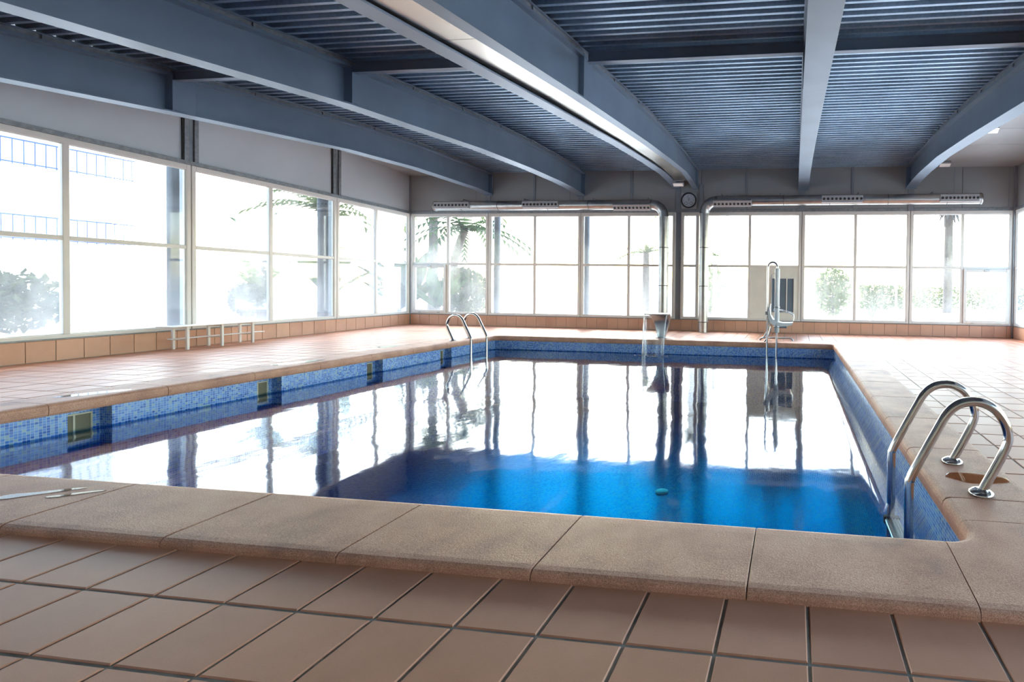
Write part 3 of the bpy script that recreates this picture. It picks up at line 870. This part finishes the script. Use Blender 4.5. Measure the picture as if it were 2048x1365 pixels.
# ------------------------------------------------------------------ ventilation ducts
def duct(label, x_end, x_v, z, grilles, r=.145, yd=-.36):
    D = thing('ventilation_duct', label, 'duct', (x_v, YF+yd, 0), 0, 'metal air ducts along the far wall')
    dirn = 1 if x_end > x_v else -1
    R = .36
    L = abs(x_end-x_v)
    MB().tube([(0, 0, 0.0), (0, 0, z-R)], r, 28).build('riser', M['duct'], D)
    el = [(0, 0, z-R)]+[(dirn*(R-R*math.cos(a)), 0, z-R+R*math.sin(a)) for a in [PI/2*i/4 for i in range(1, 4)]]+[(dirn*R, 0, z)]
    # segmented elbow
    e = MB(); pts = [Vector(p) for p in el]
    e.tube(pts, r, 28, cap=False); e.sm = [False]*len(e.sm); e.build('elbow', M['duct'], D)
    MB().tube([(dirn*R, 0, z), (dirn*L, 0, z)], r, 28).build('run', M['duct'], D)
    def band(p, ax, w_=.03):
        MB().lathe([(r, -w_/2), (r+.007, -w_/2), (r+.007, w_/2), (r, w_/2)], p, ax, 28).build('joint_band', M['duct_band'], D)
    for zz in (.30, 1.35, 2.47): band((0, 0, zz), 'z', .022)
    for q in (R+.02, 2.3, 3.6, 5.2, L-.9): 
        if q < L: band((dirn*q, 0, z), 'x', .018)
    MB().lathe([(r+.012, -.02), (r+.012, .02), (0, .03)], (dirn*L, 0, z), 'x', 28).build('end_cap', M['duct'], D)
    for q in (.5, 2.2, 4.4, 6.4):
        if q < L: MB().tube([(dirn*q, .0, z+r), (dirn*q, .0, z+r+.06), (dirn*q, .34, z+r+.06)], .012, 6).build('hanger', M['post'], D)
    for (ga, gb, gz, tilt) in grilles:
        a, b = ga-x_v, gb-x_v; a, b = min(a, b), max(a, b)
        hh = .10
        P = MB().bbox(a, b, -r-.05, -r+.06, -hh, hh, .008).build('nozzle_plate', M['plate'], D)
        P.rotation_euler = (tilt, 0, 0); P.location = (0, 0, z)
        nn = 10
        for i in range(nn):
            xx = a+(b-a)*(i+.55)/nn
            nz = MB().lathe([(.044, 0), (.044, -.010), (.036, -.010), (.034, -.002), (0, -.002)], (xx, -r-.052, .0), 'y', 14)
            no = nz.build('nozzle', M['plate'], P)
            no.data.materials.append(M['dark'])
            for f_ in no.data.polygons:
                if f_.index >= 14*2: f_.material_index = 1  # flat disc coloured dark in place of the shade in an open hole
    return D
duct('left shiny round duct above the far windows, turning down by the clock', -11.16, -3.85, 3.745, [(-11.1, -9.95, 0, 0), (-8.2, -7.07, 0, 0), (-5.36, -4.23, 0, .62)])
duct('right shiny round duct above the far windows, turning down beside the clock', 5.03, -2.64, 3.835, [(-2.36, -1.25, 0, .62), (.73, 1.86, 0, 0), (3.92, 4.93, 0, 0)])

# ------------------------------------------------------------------ clock
ck = thing('wall_clock', 'round dark rimmed pool clock between the two air ducts', 'clock', (-3.17, YF-.06, 3.91))
MB().bbox(-.235, .235, .0, .035, -.235, .235, .006).build('backboard', M['plate'], ck)
MB().lathe([(.20, -.005), (.235, -.02), (.235, -.05), (.2, -.055), (.192, -.03)], (0, 0, 0), 'y', 40).build('rim', M['clock_rim'], ck)
MB().lathe([(0, -.028), (.2, -.028)], (0, 0, 0), 'y', 40).build('face', M['clock_face'], ck)
tk = MB()
for i in range(12):
    a = 2*PI*i/12; L = .03 if i % 3 == 0 else .02
    c0 = Vector((math.sin(a), 0, math.cos(a))); n0 = Vector((c0.z, 0, -c0.x))
    p, q = c0*.165, c0*(.165-L)
    tk.add([(p+n0*.005)+Vector((0, -.0305, 0)), (p-n0*.005)+Vector((0, -.0305, 0)), (q-n0*.005)+Vector((0, -.0305, 0)), (q+n0*.005)+Vector((0, -.0305, 0))], [(0, 1, 2, 3)])
tk.build('hour_marks', M['clock_ink'], ck)
for x_ in (-.075, .075):
    sdm = MB().lathe([(.042, -.0285), (.042, -.032), (.05, -.032), (.05, -.0285)], (x_, 0, -.085), 'y', 24).build('sub_dial', M['clock_ink'], ck)
    MB().tube([(x_, -.031, -.085), (x_+.02, -.031, -.065)], .003, 6).build('sub_dial_hand', M['clock_ink'], sdm)
MB().tube([(0, -.033, 0), (.03, -.033, .075)], .005, 6).build('hour_hand', M['clock_ink'], ck)
MB().tube([(0, -.036, 0), (-.03, -.036, .13)], .004, 6).build('minute_hand', M['clock_ink'], ck)
MB().lathe([(0, -.042), (.011, -.04), (.011, -.03)], (0, 0, 0), 'y', 12).build('hub', M['clock_ink'], ck)

# ------------------------------------------------------------------ lamps under the roof
def flood(label, loc, rz, tilt, sc=1.0, lens='lamp_white'):
    F = thing('floodlight', label, 'lamp', loc, rz, 'flat floodlights under the roof')
    h = MB().bbox(-.15*sc, .15*sc, -.07*sc, .07*sc, -.04, .0, .01).build('housing', M['plate'], F)
    h.location = (0, 0, -.08); h.rotation_euler = (tilt, 0, 0)
    MB().box(-.135*sc, .135*sc, -.06*sc, .06*sc, -.046, -.038).build('lens', M[lens], h)
    MB().tube([(-.155*sc, 0, -.1), (-.155*sc, 0, -.0), (.155*sc, 0, -.0), (.155*sc, 0, -.1)], .012, 6).build('bracket', M['plate'], F)
    return F
flood('floodlight hanging under the far end of the close beam pair', (-3.30, 13.7, zsof(13.7)+.03), 0, -.5)
flood('bright floodlight on the right bay ceiling, nearer of two', (4.12, 11.15, zdeck(11.15)-.05), 0, -.6, 1.0, 'lamp_on')
flood('floodlight on the right bay ceiling by the far wall', (4.0, 14.0, zdeck(14.0)-.05), 0, -.5)
flood('floodlight behind the left beam in the far left corner', (-10.95, 14.0, zdeck(14.)-.05), 0, -.5)

# ------------------------------------------------------------------ benches by the left windows
def bench(label, y0, n, ends):
    B = thing('bench', label, 'bench', (xl(y0)+.03, y0, 0), RZL, 'white benches against the left wall')
    # local u along the wall, -v into the room
    L = ends
    MB().bbox(0, L, -.44, -.06, .435, .452, .004).build('seat_board', M['white_paint'], B)
    MB().bbox(.03, L-.04, -.34, -.24, .205, .222, .004).build('shelf_board', M['white_paint'], B)
    for i in range(n):
        u = .25+i*(L-.6)/(n-1)
        fr = MB()
        fr.bbox(u-.022, u+.022, -.12, -.08, 0, .435, .004).build('leg', M['white_paint'], B)
        MB().bbox(u-.022, u+.022, -.40, -.36, 0, .435, .004).build('leg', M['white_paint'], B)
        MB().bbox(u-.018, u+.018, -.36, -.12, .40, .435, .003).build('cross_rail', M['white_paint'], B)
        MB().bbox(u-.015, u+.015, -.36, -.12, .175, .204, .003).build('cross_rail', M['white_paint'], B)
    return B
bench('low white slatted bench standing whole before the left windows', 7.70, 3, 1.82)
bench('low white bench cut off by the left edge of the photo', 3.87, 3, 1.82)

# ------------------------------------------------------------------ puddles
def puddle(label, pts, z, mat='puddle'):
    cx = sum(p[0] for p in pts)/len(pts); cy = sum(p[1] for p in pts)/len(pts)
    n = len(pts); m = MB()
    sm_ = smooth_path([(p[0]-cx, p[1]-cy, 0) for p in pts]+[(pts[0][0]-cx, pts[0][1]-cy, 0)], 4)[:-1]
    k = len(sm_)
    vs = [(p.x*.95, p.y*.95, .0012) for p in sm_]+[(p.x, p.y, 0) for p in sm_]
    m.add(vs, [tuple(range(k))]+[(i, (i+1) % k, k+(i+1) % k, k+i) for i in range(k)])
    o = m.build('puddle', M[mat]); o.location = (cx, cy, z)
    return tag(o, label, 'puddle', 'water spilt on the pool surround')
CT = .0485
puddle('puddle on the near coping at the left edge of the photo', [(-4.47, 2.25), (-4.40, 2.235), (-4.31, 2.31), (-4.2, 2.40), (-4.16, 2.44), (-4.24, 2.42), (-4.36, 2.34), (-4.45, 2.30)], CT)
puddle('small streak of water on the near coping beside the larger puddle', [(-4.22, 2.30), (-4.17, 2.295), (-4.08, 2.36), (-4.0, 2.42), (-4.05, 2.42), (-4.14, 2.36)], CT)
puddle('rust tinted puddle between the feet of the near ladder', [(1.02, 3.42), (1.10, 3.36), (1.16, 3.33), (1.30, 3.35), (1.42, 3.40), (1.40, 3.47), (1.30, 3.50), (1.17, 3.52), (1.06, 3.50)], CT, 'rust')
puddle('wet patch on the left coping beside the nearest skimmer', [(-7.75, 4.25), (-7.62, 4.3), (-7.5, 4.45), (-7.45, 4.7), (-7.55, 4.72), (-7.7, 4.5)], CT)
puddle('wet patch on the left coping further along', [(-7.8, 6.5), (-7.65, 6.5), (-7.55, 6.8), (-7.5, 7.1), (-7.65, 7.05), (-7.75, 6.8)], CT)
puddle('wet patch on the left deck near the far ladder', [(-8.4, 9.0), (-8.1, 9.0), (-7.9, 9.3), (-7.95, 9.6), (-8.2, 9.45), (-8.45, 9.2)], .0005)
puddle('wet streak on the tiles right of the near ladder', [(1.58, 3.42), (1.64, 3.40), (1.74, 3.41), (1.82, 3.44), (1.72, 3.445), (1.62, 3.45)], .0012, 'rust')

# ------------------------------------------------------------------ outside
ground = struct(MB().box(XR+.25, 60, -40, YF+.2, -.32, -.05).build('ground_right', M['paving']))
terrace = struct(MB().box(-70, 60, YF+.2, 110, -.32, -.05).build('ground_terrace', M['paving']))
terrace2 = struct(MB().box(-70, XL-.2, -40, YF+.2, -.32, -.05).build('ground_side', M['paving']))
GZ = -.05
def leafblob(mb, c, rx, ry, rz, n, s):
    for i in range(n):
        while True:
            p = Vector((random.uniform(-1, 1), random.uniform(-1, 1), random.uniform(-1, 1)))
            if p.length < 1: break
        q = Vector((c[0]+p.x*rx, c[1]+p.y*ry, c[2]+p.z*rz))
        a = Vector((random.gauss(0, 1), random.gauss(0, 1), random.gauss(0, 1))).normalized(); b = a.orthogonal().normalized()
        k = s*random.uniform(.6, 1.4)
        mb.add([q-a*k, q+b*k*.4, q+a*k, q-b*k*.4], [(0, 1, 2, 3)])
def frond(mb, base, az, el, L, w_, droop, leaflets=True):
    d = Vector((math.cos(az)*math.cos(el), math.sin(az)*math.cos(el), math.sin(el)))
    side = Vector((-math.sin(az), math.cos(az), 0)); n = 12; prev = None
    for i in range(n):
        t0, t1 = i/n, (i+1)/n
        P = lambda t: Vector(base)+d*L*t+Vector((0, 0, -droop*L*t*t))
        p, q = P(t0), P(t1)
        if leaflets:
            for sg in (-1, 1):
                tip = p+side*sg*w_*(1-t0*.6)+(q-p)*1.6+Vector((0, 0, -w_*.35))
                mb.add([p, q, tip], [(0, 1, 2)])
        else:
            wa = w_*math.sin(PI*min(1, t0*.95+.03)); wb = w_*math.sin(PI*min(1, t1*.95+.03))
            mb.add([p-side*wa, p+side*wa, q+side*wb, q-side*wb], [(0, 1, 2, 3)])
def palm(label, x, y, h, r, nfr, L, mat, bark, skirt=False, droop=.5, lean=0):
    t = thing('palm_tree', label, 'palm', (x, y, GZ))
    MB().tube([(lean*k*k*h*.02, 0, h*k/6) for k in range(7)], [r*(1.15-.05*k) for k in range(7)], 12).build('trunk', bark, t)
    tx = lean*36*h*.02
    m = MB()
    for i in range(nfr): frond(m, (tx, 0, h), 2*PI*i/nfr+random.uniform(-.2, .2), random.uniform(-.1, 1.1), L*random.uniform(.8, 1.1), L*.16, droop)
    m.build('crown', mat, t)
    if skirt:
        m = MB()
        for i in range(46): frond(m, (tx, 0, h-.1), random.uniform(0, 2*PI), random.uniform(-1.45, -1.1), random.uniform(1.0, 2.3), .16, .05, False)
        m.build('dead_fronds', M['dry'], t)
    return t
def broadleaf(label, x, y, n, L, w_, mat, stem=True, h=.4):
    t = thing('banana_plant', label, 'plant', (x, y, GZ))
    m = MB()
    for i in range(n): frond(m, (0, 0, h), 2*PI*i/n+random.uniform(-.3, .3), random.uniform(.7, 1.35), L*random.uniform(.7, 1.1), w_, .25, False)
    m.build('foliage', mat, t)
    MB().tube([(0, 0, 0), (.03, 0, h), (.05, 0, h+.5)], [.09, .07, .04], 10).build('stem', M['bark'], t)
    return t
def bush(label, x, y, rx, rz, mat, n=900, s=.10, hz=None):
    t = thing('bush', label, 'bush', (x, y, GZ))
    m = MB(); leafblob(m, (0, 0, rz), rx, rx, hz or rz, n, s); m.build('foliage', mat, t)
    MB().tube([(0, 0, 0), (0, 0, rz)], [.06, .03], 8).build('stem', M['bark'], t)
    return t
palm('tall palm with a shaggy skirt of dead fronds outside the far right window', 9.46, 32, 7.6, .26, 16, 2.6, M['leaf2'], M['bark'], True)
bush('young palm bush outside the window right of the pool lift', 2.0, 26, .95, 1.25, M['leaf2'], 900, .16)
t_ = thing('yucca', 'spiky yucca close outside the window right of the pool lift', 'plant', (2.48, 16.1, GZ))
m = MB()
for i in range(16): frond(m, (0, 0, .45), random.uniform(0, 2*PI), random.uniform(.6, 1.35), random.uniform(.5, .8), .018, .05, False)
m.build('foliage', M['leaf'], t_); MB().tube([(0, 0, 0), (0, 0, .5)], [.05, .04], 8).build('stem', M['bark'], t_)
def hedge(label, x0, x1, y, h, d=1.2, n=2600):
    t = thing('hedge', label, 'hedge', ((x0+x1)/2, y, GZ)); m = MB()
    for i in range(n):
        leafblob(m, (random.uniform(x0, x1)-(x0+x1)/2, random.uniform(-d/2, d/2), random.uniform(.05, h)), .05, .05, .05, 1, .16)
    m.build('foliage', M['leaf2'], t)
    return t
hedge('clipped hedge far outside the far right windows', 9.0, 21, 39, 1.7)
hedge('clipped hedge beyond the lawn behind the yucca', 4.6, 7.6, 36, 1.7, 1.2, 1200)
pp = thing('garden_post', 'thin grey post outside the window right of the pool lift', 'post', (3.98, 20, GZ)); MB().tube([(0, 0, 0), (0, 0, 2.0)], .045, 10).build('shaft', M['post'], pp); MB().lathe([(0, 2.06), (.06, 2.04), (.06, 1.98), (.045, 1.96)], (0, 0, 0), 'z', 12).build('cap', M['post'], pp)
palm('palm with a pale trunk outside the narrow window under the clock', -4.95, 24, 5.4, .22, 14, 2.2, M['leaf2'], M['bark_pale'])
bush('loose shrub outside the window right of the clock duct', -4.25, 25, .8, 1.3, M['leaf2'], 420, .15)
palm('slim palm outside the window right of the clock duct', -3.75, 23.2, 2.9, .1, 10, .9, M['leaf2'], M['bark_pale'])
palm('low palm crown outside the window left of the cascade', -8.3, 27, 3.3, .2, 14, 1.9, M['leaf2'], M['bark'])
palm('leaning palm outside the far left window', -14.6, 19.3, 3.7, .17, 18, 2.8, M['leaf'], M['bark'], False, .55, .3)
palm('tall palm with arching fronds outside the left corner', -16.2, 20.5, 5.2, .2, 18, 3.0, M['leaf2'], M['bark'], False, .55)
broadleaf('banana plant with broad upright leaves in the far left window', -13.4, 17.2, 9, 2.6, .24, M['leaf'])
broadleaf('dense green banana plant low in the far left corner window', -15.2, 17.4, 12, 2.3, .3, M['leaf'], h=.3)
broadleaf('green plant behind the hinged corner sash', -15.9, 18.8, 14, 3.0, .34, M['leaf'], h=.5)
broadleaf('tall banana plant outside the second left window', -17.0, 14.0, 9, 1.5, .17, M['leaf'], h=2.6)
broadleaf('low clump of broad leaves outside the second left window', -19.5, 15.9, 8, 1.7, .2, M['leaf2'], h=1.1)
broadleaf('broad leaved plant outside the corner window of the left wall', -17.2, 16.4, 10, 3.2, .3, M['leaf2'], h=.8)
palm('palm with loose fronds outside the last left window', -18.5, 17.5, 4.2, .18, 16, 2.6, M['leaf2'], M['bark'])
bush('rounded grey green bush outside the second left window', -14.6, 11.6, .38, .88, M['bush'], 2600, .05, .46)
bush('grey shrub low outside the long left window', -19.0, 9.5, 1.2, .8, M['bush'], 900, .14)
bush('dense dark bush low in the far left corner window', -13.9, 19.4, 1.0, 1.05, M['leaf'], 1500, .13)
# blue gate posts
gp = thing('blue_gate', 'blue painted railing post outside the second left window', 'railing', (-14.6, 12.13, GZ))
for z in (.35, 1.0): MB().tube([(0, 0, z), (-.35, -.02, z)], .02, 8).build('rail', M['blue_rail'], gp)
MB().bbox(-.03, .03, -.03, .03, 0, 1.18, .005).build('post', M['blue_rail'], gp)
# white low wall and white screen
lw2 = thing('garden_wall', 'white rendered garden wall outside the left windows', 'wall', (-21, 12, GZ)); MB().box(-.15, .15, -9, 9, 0, 1.0).build('masonry', M['render'], lw2); MB().bbox(-.2, .2, -9.05, 9.05, 1.0, 1.06, .01).build('capping', M['render'], lw2)
# apartment block on the left
ap = thing('apartment_block', 'white apartment block with blue balcony railings beyond the left windows', 'building', (-31, 10, GZ))
MB().box(-5, 0, -22, 9, 0, 13).build('wall', M['render'], ap)
for fl_n in range(4):
    z = 2.9*fl_n+2.7
    for k in range(5):
        y0 = -20+k*6.2
        b_ = MB().bbox(0, 1.3, y0, y0+4.2, z, z+.16, .01).build('balcony', M['render'], ap)
        rl = MB()
        for q in range(15): rl.tube([(1.25, y0+.1+q*.286, z+.16), (1.25, y0+.1+q*.286, z+1.1)], .015, 5)
        rl.box(1.22, 1.28, y0, y0+4.2, z+1.1, z+1.15); rl.box(1.22, 1.28, y0, y0+4.2, z+.22, z+.26)
        rl.build('railing', M['blue_rail'], b_)
        wn_ = MB().bbox(0, .06, y0+1., y0+2.8, z+.3, z+2.2, .01).build('window', M['shutter'], ap)
        MB().box(.06, .065, y0+1.1, y0+2.7, z+.4, z+2.1).build('pane', M['shutter'], wn_)
# posts standing just outside the glazing
for i, (x_, y_, lb) in enumerate(((-13.0+.55, 8.42, 'grey round column outside the first joint of the left windows'), (-12.75+.25, 11.8, 'grey round column outside the second joint of the left windows'))):
    c_ = thing('outside_column', lb, 'column', (xl(y_)-.42, y_, GZ)); MB().lathe([(0, 0), (.13, 0), (.13, 4.8), (0, 4.8)], (0, 0, 0), 'z', 24).build('shaft', M['column'], c_); MB().lathe([(.17, 0), (.17, .05), (.13, .06)], (0, 0, 0), 'z', 24).build('base_ring', M['column'], c_)
for x_, lb in ((-9.61, 'blue grey round column outside the first joint of the far windows'), (-6.57, 'blue grey round column outside the second joint of the far windows')):
    c_ = thing('outside_column', lb, 'column', (x_, YF+.42, GZ)); MB().lathe([(0, 0), (.1, 0), (.1, 4.8), (0, 4.8)], (0, 0, 0), 'z', 24).build('shaft', M['column'], c_); MB().lathe([(.14, 0), (.14, .05), (.1, .06)], (0, 0, 0), 'z', 24).build('base_ring', M['column'], c_)
